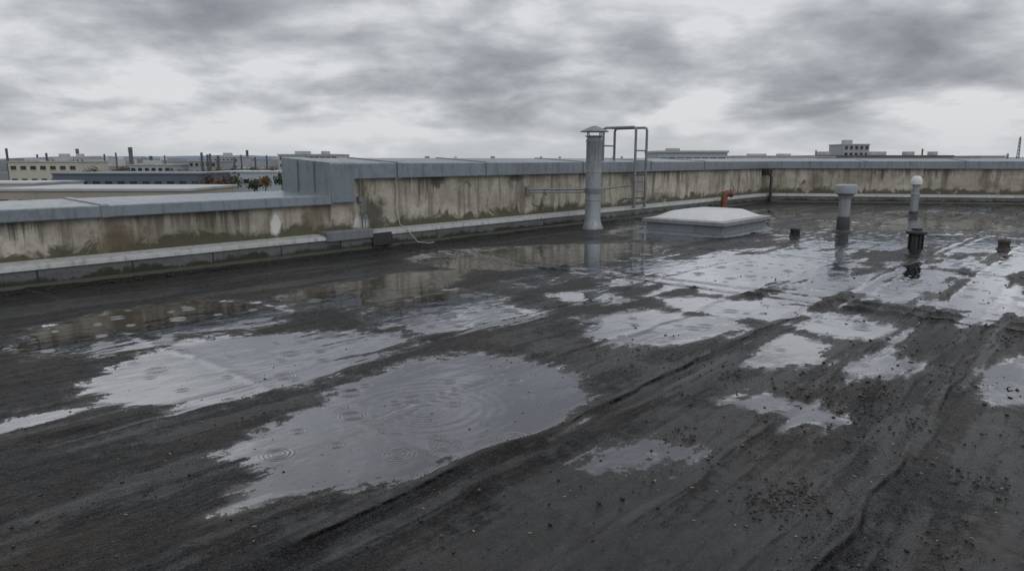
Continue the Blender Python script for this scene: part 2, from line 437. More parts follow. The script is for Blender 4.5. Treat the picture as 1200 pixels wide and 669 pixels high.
def roof_mat():
    b=N('wet_bitumen_roof'); c=objco(b)
    ang=math.atan2(U.y,U.x)
    r=b.n('ShaderNodeVectorRotate',{'Vector':c,'Angle':-ang},rotation_type='Z_AXIS').outputs[0]
    A=lambda nm:b.n('ShaderNodeAttribute',attribute_name=nm).outputs['Fac']
    pd,fm,ld,lc,gd_,gc_=A('water_depth'),A('film'),A('lap_d'),A('lap_c'),A('gate_d'),A('gate_c')
    nA=b.noise(c,2.2,5,.62,.5); nB=b.noise(c,11,6,.72,.3); nC=b.noise(c,75,3,.7); nS=b.noise(b.scale(r,(.35,3.6,1)),1.7,7,.70,.25)
    def cen(x,k): return b.math('MULTIPLY',b.math('SUBTRACT',x,.5),k)
    vv=b.n('ShaderNodeTexVoronoi',{'Vector':c,'Scale':130.0}); vo=vv.outputs['Distance']; vr=b.n('ShaderNodeSeparateXYZ',{0:vv.outputs['Color']}).outputs[0]
    vv2=b.n('ShaderNodeTexVoronoi',{'Vector':c,'Scale':48.0}); vo2=vv2.outputs['Distance']; vr2=b.n('ShaderNodeSeparateXYZ',{0:vv2.outputs['Color']}).outputs[1]
    wn0=b.math('ADD',b.math('ADD',cen(nA,.34),cen(nB,.42)),b.math('ADD',cen(nC,.18),cen(nS,.40)))
    Fd=b.math('ADD',pd,wn0)
    Ff=b.math('ADD',fm,b.math('MULTIPLY',wn0,1.6))
    stone=b.math('MULTIPLY',b.math('GREATER_THAN',vr2,.96),b.math('LESS_THAN',vo2,.24))
    water=b.mr(Fd,-.003,.012,0,1,True); water=b.math('MULTIPLY',water,b.math('SUBTRACT',1,stone))
    rim=b.mr(Fd,-.14,-.005,0,1,True)
    fl=b.mr(Ff,-.06,.14,0,.85,True)
    def near(x,o,w): return b.mr(b.math('ABSOLUTE',b.math('ADD',x,o)),w*.3,w,1,0,True)
    strip=b.math('MAXIMUM',b.math('MULTIPLY',near(ld,.035,.05),gd_),b.math('MULTIPLY',near(lc,.035,.05),gc_))
    strip=b.math('MULTIPLY',strip,b.mr(nB,.35,.6,.25,1))
    damp=b.math('MAXIMUM',b.math('MAXIMUM',rim,fl),b.math('MULTIPLY',strip,.85))
    tone=b.math('ADD',b.math('MULTIPLY',nS,.6),b.math('MULTIPLY',nB,.4))
    base=b.ramp(tone,[(.38,(.003,.003,.0035)),(.50,(.010,.010,.0105)),(.61,(.034,.033,.032))])
    base=b.mix(b.mr(vr,.60,1.0,0,.75),base,(.058,.056,.053))
    base=b.mix(b.mr(vr,.35,.0,0,.8),base,(.002,.002,.002))
    base=b.mix(b.math('MULTIPLY',stone,.8),base,(.05,.045,.038))
    mud=b.noise(b.scale(r,(.6,1.5,1)),1.3,7,.68,.5)
    base=b.mix(b.mr(mud,.50,.62,0,.65,True),base,(.035,.025,.015))
    base=b.mix(b.math('MULTIPLY',damp,.65),base,(.006,.0055,.005))
    # silt left round the rims of the pools
    silt=b.math('MULTIPLY',b.mr(Fd,-.10,-.02,0,1,True),b.mr(nA,.48,.6,0,.6))
    base=b.mix(silt,base,(.030,.021,.012))
    jn=b.mr(nB,.40,.54,.05,1)
    jd=b.math('MULTIPLY',jn,b.math('MAXIMUM',b.math('MULTIPLY',near(ld,-.008,.013),gd_),b.math('MULTIPLY',near(lc,-.008,.013),gc_)))
    bl=b.math('MAXIMUM',b.math('MULTIPLY',near(ld,.06,.10),gd_),b.math('MULTIPLY',near(lc,.06,.10),gc_))
    base=b.mix(b.math('MULTIPLY',b.math('MULTIPLY',bl,nB),1.0),base,(.055,.053,.051))
    base=b.mix(b.math('MULTIPLY',jd,.8),base,(.0015,.0015,.0015))
    h=b.math('ADD',b.math('MULTIPLY',nB,2.6),b.math('MULTIPLY',nC,.7)); h=b.math('ADD',h,b.math('MULTIPLY',vo,-.55)); h=b.math('ADD',h,b.math('MULTIPLY',nS,3.8)); h=b.math('SUBTRACT',h,b.math('MULTIPLY',jd,.5)); h=b.math('ADD',h,b.math('MULTIPLY',stone,.8))
    bst=b.mr(damp,0,1,.95,.30)
    nrm=b.bump(h,bst,.020)
    rough=b.mr(b.math('ADD',nS,cen(nB,.8)),.35,.65,.20,.42)
    rough=b.n('ShaderNodeMix',{0:damp,2:rough,3:b.mr(nB,.35,.65,.05,.20)},data_type='FLOAT').outputs[0]
    dry=b.bsdf(Base_Color=base,Roughness=rough,IOR=1.45,Normal=nrm)
    b.t.links.new(b.math('MULTIPLY',b.mr(damp,0,1,.34,.62),b.math('SUBTRACT',1,b.math('MULTIPLY',jd,.9))),dry.inputs['Specular IOR Level'])
    bot=b.mix(nA,(.005,.005,.005),(.034,.024,.014))
    bot=b.mix(b.mr(nC,.58,.68,0,.7),bot,(.05,.045,.04))
    v1=b.math('DIVIDE',b.n('ShaderNodeTexVoronoi',{'Vector':c,'Scale':1.5},voronoi_dimensions='2D').outputs['Distance'],1.5)
    v2=b.math('DIVIDE',b.n('ShaderNodeTexVoronoi',{'Vector':b.vm('ADD',c,(3.3,7.1,0)),'Scale':2.3},voronoi_dimensions='2D').outputs['Distance'],2.3)
    def ring(v,k,lim,amp):
        win=b.math('MULTIPLY',b.mr(v,lim,lim*.5,0,amp,True),b.mr(v,0,lim*.35,0,1))
        return b.math('MULTIPLY',b.math('SINE',b.math('MULTIPLY',v,k)),win)
    cx,cy=G(500,480)
    dd=b.n('ShaderNodeVectorMath',{0:b.vm('MULTIPLY',c,(1,1,0)),1:(cx,cy,0)},operation='DISTANCE').outputs['Value']
    dd=b.math('ADD',dd,cen(nA,.06))
    big=b.math('MULTIPLY',b.math('SINE',b.math('MULTIPLY',dd,80)),b.math('MULTIPLY',b.mr(dd,.05,.75,.9,0,True),nA))
    rp=b.math('ADD',b.math('ADD',ring(v1,260,.12,.65),ring(v2,330,.065,.55)),big)
    rp=b.math('ADD',rp,b.math('MULTIPLY',b.noise(b.scale(r,(.7,1.4,1)),5,3,.5),3.0))
    wn=b.bump(rp,.27,.004)
    wd=b.n('ShaderNodeBsdfDiffuse',{'Color':bot})
    wg=b.n('ShaderNodeBsdfGlossy',{'Color':(.94,.96,1,1),'Roughness':.01,'Normal':wn})
    fr=b.n('ShaderNodeFresnel',{'IOR':1.6,'Normal':wn}).outputs[0]
    fr=b.math('MULTIPLY',fr,1.7,clamp=True)
    wat=b.n('ShaderNodeMixShader',{0:fr,1:wd.outputs[0],2:wg.outputs[0]})
    mx=b.n('ShaderNodeMixShader',{0:water,1:dry.outputs[0],2:wat.outputs[0]})
    return b.out(mx.outputs[0])
me.materials.append(roof_mat())
roof=link(bpy.data.objects.new('flat_roof',me))
# ------------------------------------------------------------------ loose grit, gravel and leaves
def scatter(name,pts,sizes,mats,flat=.6,seed=1):
    r=np.random.default_rng(seed)
    t=(1+5**.5)/2
    ico=np.array([(-1,t,0),(1,t,0),(-1,-t,0),(1,-t,0),(0,-1,t),(0,1,t),(0,-1,-t),(0,1,-t),(t,0,-1),(t,0,1),(-t,0,-1),(-t,0,1)])/1.9
    fc=np.array([(0,11,5),(0,5,1),(0,1,7),(0,7,10),(0,10,11),(1,5,9),(5,11,4),(11,10,2),(10,7,6),(7,1,8),(3,9,4),(3,4,2),(3,2,6),(3,6,8),(3,8,9),(4,9,5),(2,4,11),(6,2,10),(8,6,7),(9,8,1)])
    n=len(pts); v=np.repeat(ico[None],n,0)*(1+r.uniform(-.35,.35,(n,12,1)))
    v=v*np.stack([r.uniform(.5,1.5,n),r.uniform(.5,1.2,n),r.uniform(flat*.5,flat*1.2,n)],-1)[:,None]
    an=r.uniform(0,6.28,n); ca,sa=np.cos(an)[:,None],np.sin(an)[:,None]
    x=v[...,0]*ca-v[...,1]*sa; y=v[...,0]*sa+v[...,1]*ca
    v=np.stack([x,y,v[...,2]],-1)*np.array(sizes)[:,None,None]
    v+=np.array(pts)[:,None,:]
    f=(fc[None]+12*np.arange(n)[:,None,None]).reshape(-1,3)
    m=bpy.data.meshes.new(name); m.vertices.add(n*12); m.vertices.foreach_set('co',v.ravel().astype(np.float32))
    m.loops.add(f.size); m.loops.foreach_set('vertex_index',f.ravel().astype(np.int32))
    m.polygons.add(len(f)); m.polygons.foreach_set('loop_start',np.arange(0,f.size,3,dtype=np.int32)); m.update(calc_edges=True)
    for q_ in mats: m.materials.append(q_)
    mi=np.repeat(r.integers(0,len(mats),n),20).astype(np.int32); m.polygons.foreach_set('material_index',mi)
    return link(bpy.data.objects.new(name,m))
M_g1=simple('wet_dark_grit',(.012,.011,.010),.35,0,.3,30,.2)
M_g2=simple('grey_gravel',(.08,.076,.070),.45,0,.3,30,.2)
M_g3=simple('brown_moss_crumb',(.032,.023,.013),.7,0,.4,30,.5)
M_g4=simple('pale_gravel',(.26,.24,.20),.6,0,.2,30,.2)
pts=[];sz=[]
def put(x,y,s,keep=.16):
    z,pw=look(x,y)
    if pw>.0 and rng.random()>keep: return
    pts.append((x,y,max(z,0)+s*.22)); sz.append(s)
for _ in range(10000):
    x=rng.uniform(-6,9); y=2+rng.random()**1.6*12
    put(x,y,.0018+.007*rng.random()**2.6)
for _ in range(4200):
    s=rng.uniform(12,29); w=rng.uniform(w0+.2,w1+5); p=W(s,w)
    if math.sin(s*1.9+w*2.3)+math.sin(w*4.1-s*.8)<-.5: continue
    put(p.x,p.y,.0025+.011*rng.random()**3,.4)
for w,k in seams:
    for _ in range(int(330*k)):
        s=rng.uniform(15,31)
        if math.sin(s*5+w*3)+math.sin(s*2.3)<.2: continue
        p=W(s,w+rng.normal()*.14+.03); put(p.x,p.y,.002+.009*rng.random()**2.6,.5)
clusters=[((940,590),.26,420,.009),((985,600),.32,200,.008),((1000,640),.3,160,.007),((1100,500),.5,220,.011),((960,500),.35,160,.010),((825,525),.28,220,.008),((1060,440),.8,220,.013),((880,430),.6,160,.012),((700,440),.5,80,.009),((300,440),.5,60,.007),((560,600),.5,80,.004),((1120,560),.3,150,.008),((740,420),.5,120,.010),((150,560),.4,90,.005),((620,470),.3,50,.006),((1000,690),.3,80,.005),((60,640),.4,60,.005),((380,630),.5,70,.005),((1130,330),1.4,80,.016),((960,330),1.2,70,.015),((1150,400),.8,150,.013),((1000,460),.5,160,.011),((620,415),.5,70,.009),((1050,600),.3,130,.007)]
for (u,v),rad,n,s in clusters:
    cx,cy=G(u,v)
    sub=[(rng.normal()*rad*.5,rng.normal()*rad*.5,rng.uniform(.2,.6)*rad) for _ in range(7)]
    for _ in range(n):
        ox,oy,rr=sub[rng.integers(0,7)]
        put(cx+ox+rng.normal()*rr*.5,cy+oy+rng.normal()*rr*.6,s*(.18+.9*rng.random()**2.4),.4)
scatter('loose_grit',pts,sz,[M_g1,M_g1,M_g3,M_g1,M_g2,M_g3],.6,3)
pts=[];sz=[]
for _ in range(420):
    x=rng.uniform(-5,8); y=2.1+rng.random()**1.4*8; put(x,y,rng.uniform(.0015,.004),.3)
scatter('pale_gravel',pts,sz,[M_g4,M_g2],.5,5)
pts=[];sz=[]
for _ in range(2600):
    s=rng.uniform(0,30); w=abs(rng.normal())*.14+.02; p=W(s,w); pts.append((p.x,p.y,.010)); sz.append(.006+.024*rng.random()**2)
for _ in range(500):
    s=rng.uniform(14,27); w=abs(rng.normal())*.5+.05; p=W(s,w); pts.append((p.x,p.y,.008)); sz.append(rng.uniform(.004,.014))
scatter('moss',pts,sz,[M_g3,M_g1],.5,8)
M_leaf=simple('fallen_leaf',(.24,.16,.05),.5,0,.4,20,.1)
mb=MB()
for _ in range(90):
    u,v=rng.uniform(120,1180),rng.uniform(380,640); x,y=G(u,v); s=rng.uniform(.005,.012); an=rng.uniform(0,6.28); z0=max(look(x,y)[0],0)
    o=[(-1,0,.1),(-.4,.45,.5),(.4,.4,.4),(1,0,.2),(.4,-.45,.5),(-.4,-.4,.3)]
    mb.add([(x+s*(p[0]*math.cos(an)-p[1]*math.sin(an)),y+s*(p[0]*math.sin(an)+p[1]*math.cos(an)),z0+.003+p[2]*s*.4) for p in o],[(0,1,2,3),(0,3,4,5)])
mb.obj('fallen_leaves',M_leaf)

# ------------------------------------------------------------------ chimney flue with rain cowl
fx,fy=1.77,15.0
flue=empty('chimney_flue')
mb=MB(); mb.lathe((fx,fy,0),[(.235,-.01),(.235,.02),(.20,.10),(.185,.16),(.17,.20),(.17,.62),(.176,.625),(.176,.66),(.17,.665),(.17,1.22),(.176,1.225),(.176,1.26),(.17,1.265),(.17,1.86),(.178,1.87),(.178,1.92),(.15,1.93)],36)
mb.obj('pipe',M_galv,flue,True)
mb=MB(); mb.lathe((fx,fy,0),[(.16,1.90),(.16,1.965),(.20,1.985),(.20,2.0),(.15,2.0)],36); 
mb.obj('collar',M_dkgalv,flue,True)
mb=MB(); mb.lathe((fx,fy,0),[(.02,2.10),(.29,2.075),(.305,2.08),(.30,2.095),(.16,2.155),(.05,2.20),(.001,2.205)],36)
mb.obj('cowl',M_rail,flue,True)
mb=MB()
for i in range(4):
    an=math.pi/4+i*math.pi/2; x,y=fx+.165*math.cos(an),fy+.165*math.sin(an)
    mb.tube([(x,y,1.95),(x*1+.03*math.cos(an),y+.03*math.sin(an),2.10)],.012,6)
mb.obj('cowl_struts',M_rail,flue)
mb=MB()
wA=W(13.0,-.2,.86)
mb.tube([(wA.x,wA.y,.86),(fx-.12,fy+.05,.86)],.022,8)
mb.tube([(wA.x,wA.y,.80),(fx-.12,fy+.05,.80)],.016,8)
mb.box(wA,U,V,.06,.03,.74,.92)
lB=W(9.2,.06,.86)
mb.tube([(fx+.12,fy+.05,.86),(lB.x,lB.y,.86)],.022,8)
mb.lathe((fx,fy,.78),[(.176,0),(.186,0),(.186,.10),(.176,.10)],32)
mb.obj('stay_rails',M_rail,flue)
# ------------------------------------------------------------------ access ladder
lad=empty('access_ladder'); mb=MB()
sA,sB=9.15,8.62; wl=.10; zt=2.30
for s in (sA,sB):
    mb.tube([W(s,wl,.30),W(s,wl,zt-.08),W(s,wl-.02,zt-.02),W(s,wl-.08,zt),W(s,-.80,zt),W(s,-.86,zt-.02),W(s,-.88,zt-.08),W(s,-.88,HT+.03)],.033,10)
    for z in (.5,1.1): mb.tube([W(s,wl,z),W(s,-.22,z)],.018,8)
    mb.tube([W(s,wl,.30),W(s,wl,.275)],.055,8)
mb.obj('stringers',M_rail,lad,True)
mb=MB(); z=.42
while z<1.75:
    mb.tube([W(sA,wl,z),W(sB,wl,z)],.018,8); z+=.26
mb.tube([W(sA,-.8,zt),W(sB,-.8,zt)],.022,8); 
mb.tube([W(sA,-.88,1.85),W(sB,-.88,1.85)],.02,8); 
mb.obj('rungs',M_rail,lad)
# ------------------------------------------------------------------ skylight
sky_o=empty('roof_skylight')
sc=Vector((4.22,14.72)); hu,hv=1.12,.86
mb=MB(); uu=(-U.x,-U.y); vv=(V.x,V.y)
def ring_box(mb,levels):
    vs=[];fs=[]
    for (a_,b__,z) in levels:
        for i,j in ((-1,-1),(1,-1),(1,1),(-1,1)):
            p=sc+Vector(uu)*a_*i+Vector(vv)*b__*j; vs.append((p.x,p.y,z))
    for k in range(len(levels)-1):
        for i in range(4):
            j=(i+1)%4; fs.append((k*4+i,k*4+j,k*4+4+j,k*4+4+i))
    fs.append((3,2,1,0)); e=4*(len(levels)-1); fs.append((e,e+1,e+2,e+3)); mb.add(vs,fs)
ring_box(mb,[(hu+.14,hv+.14,-.02),(hu+.08,hv+.08,.025),(hu,hv,.06),(hu-.02,hv-.02,.22)])
mb.obj('upstand',M_rail,sky_o,bevel=.01)
mb=MB(); ring_box(mb,[(hu+.02,hv+.02,.205),(hu+.06,hv+.06,.21),(hu+.06,hv+.06,.285),(hu+.0,hv+.0,.30)])
mb.obj('frame',M_dkgalv,sky_o,bevel=.006)
b=N('dome_acrylic'); c=objco(b)
n_=b.noise(c,2.5,5,.6)
cc=b.mix(n_,(.48,.48,.47),(.64,.64,.63)); cc=b.mix(b.mr(b.noise(c,14,5,.7),.5,.75,0,.45),cc,(.33,.32,.29))
bs=b.bsdf(Base_Color=cc,Roughness=.4,Normal=b.bump(n_,.1,.01))
M_dome=b.out(bs.outputs[0])
vs=[];fs=[];nn=32
for i in range(nn+1):
    for j in range(nn+1):
        x=-1+2*i/nn; y=-1+2*j/nn
        k=min(1,(1-abs(x))/.36)*min(1,(1-abs(y))/.46); k=1-(1-max(0,k))**1.5
        hgt=.303+.135*k+.02*(1-x*x)*(1-y*y)
        p=sc+Vector(uu)*x*(hu-.05)+Vector(vv)*y*(hv-.05); vs.append((p.x,p.y,hgt))
for i in range(nn):
    for j in range(nn):
        q_=i*(nn+1)+j; fs.append((q_,q_+nn+1,q_+nn+2,q_+1))
o=mesh('dome',vs,fs,M_dome,sky_o,True)
# ------------------------------------------------------------------ vent pipes
def vent_big(x,y):
    r=empty('vent_pipe')
    mb=MB(); mb.lathe((x,y,0),[(.20,-.01),(.19,.02),(.13,.06),(.125,.32),(.12,.33)],28); mb.obj('bitumen_sleeve',M_dark,r,True)
    mb=MB(); mb.lathe((x,y,0),[(.112,.30),(.112,.70),(.13,.71),(.13,.74),(.17,.79),(.205,.81)],28); mb.obj('pipe',M_dkgalv,r,True)
    mb=MB(); mb.lathe((x,y,0),[(.19,.80),(.218,.81),(.222,.93),(.212,.975),(.17,.99),(.001,.995)],28); mb.obj('cap',M_galv,r,True)
vent_big(6.94,14.3)
def vent_slim(x,y):
    r=empty('vent_pipe')
    mb=MB(); mb.lathe((x,y,0),[(.20,-.01),(.18,.02),(.12,.05),(.115,.12),(.11,.13)],24); mb.obj('bitumen_sleeve',M_dark,r,True)
    mb=MB(); mb.lathe((x,y,0),[(.10,.10),(.10,.55),(.11,.56),(.11,.60),(.085,.62),(.085,.84)],24); mb.obj('pipe',M_dkgalv,r,True)
    mb=MB(); mb.lathe((x,y,0),[(.10,.82),(.14,.84),(.145,.93),(.12,1.0),(.09,1.05),(.05,1.065),(.001,1.07)],24); mb.obj('cap',M_white,r,True)
vent_slim(10.85,18.5)
def vent_black(x,y):
    r=empty('roof_vent')
    mb=MB(); mb.lathe((x,y,0),[(.15,-.01),(.14,.02),(.09,.05),(.085,.32),(.08,.33)],24); mb.obj('pipe',M_black,r,True)
    mb=MB(); mb.lathe((x,y,0),[(.10,.33),(.15,.345),(.155,.36),(.145,.39),(.08,.41),(.08,.435),(.001,.445)],24); mb.obj('cap',M_black,r,True)
    mb=MB()
    for i in range(8):
        an=i*math.pi/4; mb.box((x+.10*math.cos(an),y+.10*math.sin(an)),(math.cos(an),math.sin(an)),(-math.sin(an),math.cos(an)),.012,.006,.10,.335)
    mb.obj('fins',M_black,r)
vent_black(6.39,10.75)
def vent_stub(x,y,s=1,mat=M_black,name='roof_drain_stub'):
    r=empty(name)
    mb=MB(); mb.lathe((x,y,0),[(.13*s,-.01),(.12*s,.02*s),(.07*s,.05*s),(.07*s,.12*s),(.10*s,.13*s),(.105*s,.17*s),(.08*s,.20*s),(.001,.21*s)],20); mb.obj('body',mat,r,True)
    mb=MB()
    for i in range(6):
        an=i*math.pi/3; mb.tube([(x+.10*s*math.cos(an),y+.10*s*math.sin(an),.0),(x+.085*s*math.cos(an),y+.085*s*math.sin(an),.15*s)],.009,6)
    mb.obj('cage',mat,r)
vent_stub(5.55,13.35,.95)
vent_stub(8.3,11.45,.9,simple('rusty_stub',(.05,.035,.028),.6,0,.4,14,.5))
r=empty('soil_pipe'); px,py=6.52,21.1
mb=MB(); path=[(px,py,-.01),(px,py,.36)]
for i in range(1,8):
    t=i/7*math.pi/2; path.append((px+.12*(1-math.cos(t)),py,.36+.12*math.sin(t)))
path.append((px+.18,py,.48)); mb.tube(path,.10,16); mb.obj('pipe',M_terra,r,True)
mb=MB(); mb.tube([(px+.17,py,.48),(px+.24,py,.48)],.125,16); mb.tube([(px,py,.20),(px,py,.26)],.115,16); mb.obj('socket',M_terra,r,True)
r=empty('corner_downpipe')
mb=MB(); mb.tube([W(.1,.10,.02),W(.1,.10,.9),W(.1,-.02,1.02),W(.1,-.02,1.2)],.055,12); mb.obj('pipe',M_dark,r,True)
mb=MB(); mb.box(W(.1,-.05),U,V,.14,.12,.95,1.17); mb.obj('hopper',M_dark,r,bevel=.01)
# ------------------------------------------------------------------ terrain & city
def ground_mat():
    b=N('town_ground'); c=objco(b)
    n1=b.noise(c,.01,5,.6); n2=b.noise(c,.08,5,.6)
    cc=b.ramp(n1,[(.35,(.10,.10,.10)),(.5,(.07,.085,.05)),(.65,(.13,.12,.10))]); cc=b.mix(b.mr(n2,.5,.6,0,.6),cc,(.06,.07,.04))
    return b.out(b.bsdf(Base_Color=cc,Roughness=.85).outputs[0])
mesh('ground',[(-6000,-3000,-9),(6000,-3000,-9),(6000,9000,-9),(-6000,9000,-9)],[(0,1,2,3)],ground_mat())
M_glass=simple('window_glass',(.03,.035,.04),.12,0,.2,.3,.0)
M_roofl=simple('pale_flat_roof',(.40,.41,.42),.5,0,.15,.05,.1)
def building(name,x0,x1,y,depth,z1,wall,storeys=1,bays=6,roof=M_roofl,winh=1.3,extra=None,band=False):
    r=empty(name); m=simple(name+'_wall',wall,.7,0,.1,.12,.1,tuple(q*.6 for q in wall),.35,2)
    cx=(x0+x1)/2; hw=(x1-x0)/2; cy=y+depth/2
    mb=MB(); mb.box((cx,cy),(1,0),(0,1),hw,depth/2,-9,z1); mb.obj('walls',m,r)
    mb=MB(); mb.box((cx,cy),(1,0),(0,1),hw+.25,depth/2+.25,z1+.01,z1+.45); mb.obj('roof',roof,r)
    mw=MB(); mf=MB(); st=(z1+9)/storeys
    for k in range(storeys):
        zc=-9+st*(k+.58)
        if band:
            mw.box((cx,y),(1,0),(0,1),hw*.95,.12,zc-winh/2,zc+winh/2)
            for i in range(bays+1):
                mf.box((cx-hw*.95+2*hw*.95*i/bays,y-.06),(1,0),(0,1),.12,.14,zc-winh/2,zc+winh/2)
        else:
            for i in range(bays):
                xx=cx-hw+2*hw*(i+.5)/bays; ww=hw/bays*.55
                mw.box((xx,y),(1,0),(0,1),ww,.12,zc-winh/2,zc+winh/2)
                mf.box((xx,y-.05),(1,0),(0,1),ww+.12,.13,zc-winh/2-.18,zc-winh/2-.02)
    mw.obj('windows',M_glass,r); mf.obj('sills',M_roofl,r)
    if extra: extra(r,m,y,z1)
    return r
def plant(xs,h=1.5):
    def f(r,m,y,z1):
        mb=MB()
        for x,w in xs: mb.box((x,y+6),(1,0),(0,1),w,2,z1+.45,z1+.45+h)
        mb.obj('rooftop_plant',M_roofl,r,bevel=.1)
    return f
building('factory_building',-189,-163,260,20,.4,(.50,.47,.40),2,7,extra=plant([(-184,1.5),(-172,2.5)],1.2))
building('factory_building',-160,-143,290,20,-1.0,(.40,.41,.42),2,6,extra=plant([(-155,1.5)],1.6))
building('factory_building',-222,-196,310,20,-.2,(.46,.46,.45),2,6)
building('factory_building',-140,-128,300,20,.6,(.30,.32,.34),3,5)
building('factory_building',-172,-158,400,20,2.6,(.36,.37,.39),3,6,extra=plant([(-166,2)],2.2))
building('factory_building',-262,-240,390,20,2.2,(.48,.47,.44),3,8,extra=plant([(-255,2),(-246,1.2)],2.0))
building('warehouse',-133,-90,200,30,-2.8,(.10,.13,.17),1,12,simple('slate_roof',(.13,.15,.18),.5,0,.15,.05,.1))
building('warehouse',-97,-60,128,22,-4.3,(.34,.31,.26),1,9,winh=.8)
building('warehouse',-96,-70,220,25,-2.7,(.40,.45,.50),1,8)
building('warehouse',-160,-120,330,30,-3.0,(.30,.31,.32),1,8)
building('warehouse',-150,-118,170,20,-4.6,(.55,.55,.53),1,8)
building('office_building',-101,-75,300,20,3.3,(.44,.45,.46),4,10,band=True,extra=plant([(-92,3),(-82,1.5)],1.3))
building('office_building',31.5,46.5,150,14,2.9,(.36,.40,.44),3,8,band=True,extra=plant([(36,1.2)],.6))
building('industrial_hall',83,109,250,30,2.4,(.55,.55,.53),2,10,extra=plant([(90,3),(100,2)],.7))
building('industrial_hall',123,178,280,40,2.7,(.22,.215,.20),2,16,roof=M_stackroof if False else simple('dark_roof_edge',(.12,.12,.12),.6),extra=plant([(128,2),(150,3),(163,1.5),(173,1.0)],1.5))
building('industrial_hall',112,121,260,20,2.2,(.42,.42,.41),2,5)
building('industrial_hall',196,206,290,20,2.6,(.46,.46,.45),2,4)
building('tower_block',143,154,300,14,7.6,(.34,.36,.37),6,5,extra=plant([(147,1.5)],1.8))
M_far=simple('distant_masonry',(.27,.28,.30),.8,0,.25,.02,.1)
M_far2=simple('distant_pale_masonry',(.50,.50,.50),.8,0,.2,.02,.1)
for nm,mt,sd,cnt in (('distant_city_blocks',M_far,4,240),('distant_city_blocks',M_far2,5,150)):
    mb=MB(); r_=random.Random(sd)
    for _ in range(cnt):
        y=r_.uniform(340,1100); x=r_.uniform(-.85,.9)*y*.95; w=r_.uniform(4,18); h=r_.choice([4,5,6,7,8,10.5])*(.8+.3*y/900)
        mb.box((x,y),(1,0),(0,1),w,r_.uniform(5,12),-9,-9+h)
        if r_.random()<.4: mb.box((x+r_.uniform(-w,w)*.5,y),(1,0),(0,1),1.5,1.5,-9+h+.02,-9+h+2.5)
    mb.obj(nm,mt)
def stack(name,x,y,zt,r0,mat):
    e=empty(name); mb=MB(); mb.lathe((x,y,-9),[(r0*1.25,0),(r0,(zt+9)*.9),(r0*1.12,(zt+9)*.9+.1),(r0*1.12,zt+9)],14); mb.obj('shaft',mat,e,True)
    mb=MB(); mb.lathe((x,y,zt-2.2),[(r0*1.3,0),(r0*1.3,.25),(r0*1.1,.3)],14); mb.obj('ring',mat,e)
M_stack=simple('stack_concrete',(.13,.13,.135),.7,0,.2,.2,.1)
stack('industrial_chimney',-192,350,7.5,.9,M_stack)
stack('industrial_chimney',-182,350,3.2,.7,M_stack)
stack('industrial_chimney',-160,420,7.0,.7,M_stack)
stack('industrial_chimney',-250,400,7.5,.8,M_stack)
for x,y,z,r_ in ((-134,300,4.4,.45),(-131.5,300,3.6,.4),(-127,300,3.2,.45),(-218,300,6.2,.45),(-205,300,3.6,.35),(-201,300,4.2,.4),(-111,300,2.5,.35),(-113,260,3.6,.35),(-120,300,2.2,.35),(-117,300,3.4,.3),(-150,300,3.2,.3),(-171,300,4.4,.3),(-176,300,3.8,.3),(-106,300,3.2,.3),(177,300,6.0,.3),(118,270,5.0,.25)):
    stack('steel_stack',x,y,z,r_,M_stack)
def mast(x,y,zt):
    e=empty('radio_mast'); mb=MB()
    for k in range(3):
        an=k*2.094; mb.tube([(x+1.0*math.cos(an),y+1.0*math.sin(an),-9),(x+.25*math.cos(an),y+.25*math.sin(an),zt)],.12,5)
    z=-9
    while z<zt-1.5:
        f=(z+9)/(zt+9); f2=(z+10.5)/(zt+9)
        for k in range(3):
            a1=k*2.094;a2=(k+1)*2.094; R1=1-.75*f;R2=1-.75*f2
            mb.tube([(x+R1*math.cos(a1),y+R1*math.sin(a1),z),(x+R2*math.cos(a2),y+R2*math.sin(a2),z+1.5)],.07,4)
        z+=1.5
    mb.obj('lattice',M_stack,e)
mast(218.5,300,11); mast(214,300,4)
def hills(name,x0,x1,y,h,seed,col):  # col is a bluish grey with distance haze painted into it
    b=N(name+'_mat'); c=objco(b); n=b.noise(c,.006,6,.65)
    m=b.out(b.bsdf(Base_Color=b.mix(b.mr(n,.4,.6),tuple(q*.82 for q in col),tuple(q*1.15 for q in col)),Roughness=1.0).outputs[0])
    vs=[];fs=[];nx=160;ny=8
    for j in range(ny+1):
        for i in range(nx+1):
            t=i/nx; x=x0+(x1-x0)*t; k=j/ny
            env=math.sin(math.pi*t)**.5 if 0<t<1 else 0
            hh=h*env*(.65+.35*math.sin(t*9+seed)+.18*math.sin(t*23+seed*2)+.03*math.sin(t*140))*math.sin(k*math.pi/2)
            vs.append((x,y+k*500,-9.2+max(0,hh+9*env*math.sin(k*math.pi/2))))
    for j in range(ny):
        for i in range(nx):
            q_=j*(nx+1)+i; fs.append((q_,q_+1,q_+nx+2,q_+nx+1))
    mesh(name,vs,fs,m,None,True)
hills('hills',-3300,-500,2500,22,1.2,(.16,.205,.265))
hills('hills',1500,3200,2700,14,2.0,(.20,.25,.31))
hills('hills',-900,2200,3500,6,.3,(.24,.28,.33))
def leafmat(n,c): return simple(n,c,.8,0,.45,.4,.0)
tm=[leafmat('autumn_foliage',(.13,.08,.035)),leafmat('green_foliage',(.05,.06,.03)),leafmat('bare_twigs',(.07,.05,.04))]
mb=[MB(),MB(),MB()]; tk=MB(); r_=random.Random(5)
spots=[]
for _ in range(70):
    if r_.random()<.7: y=r_.uniform(190,320); x=r_.uniform(-.66,-.33)*y
    else: y=r_.uniform(250,500); x=r_.uniform(-.7,.72)*y
    if -136<x<-88 and 195<y<235: continue
    spots.append((x,y,r_.uniform(1.8,3.2),-9+r_.uniform(3.5,5.2),r_.randrange(3)))
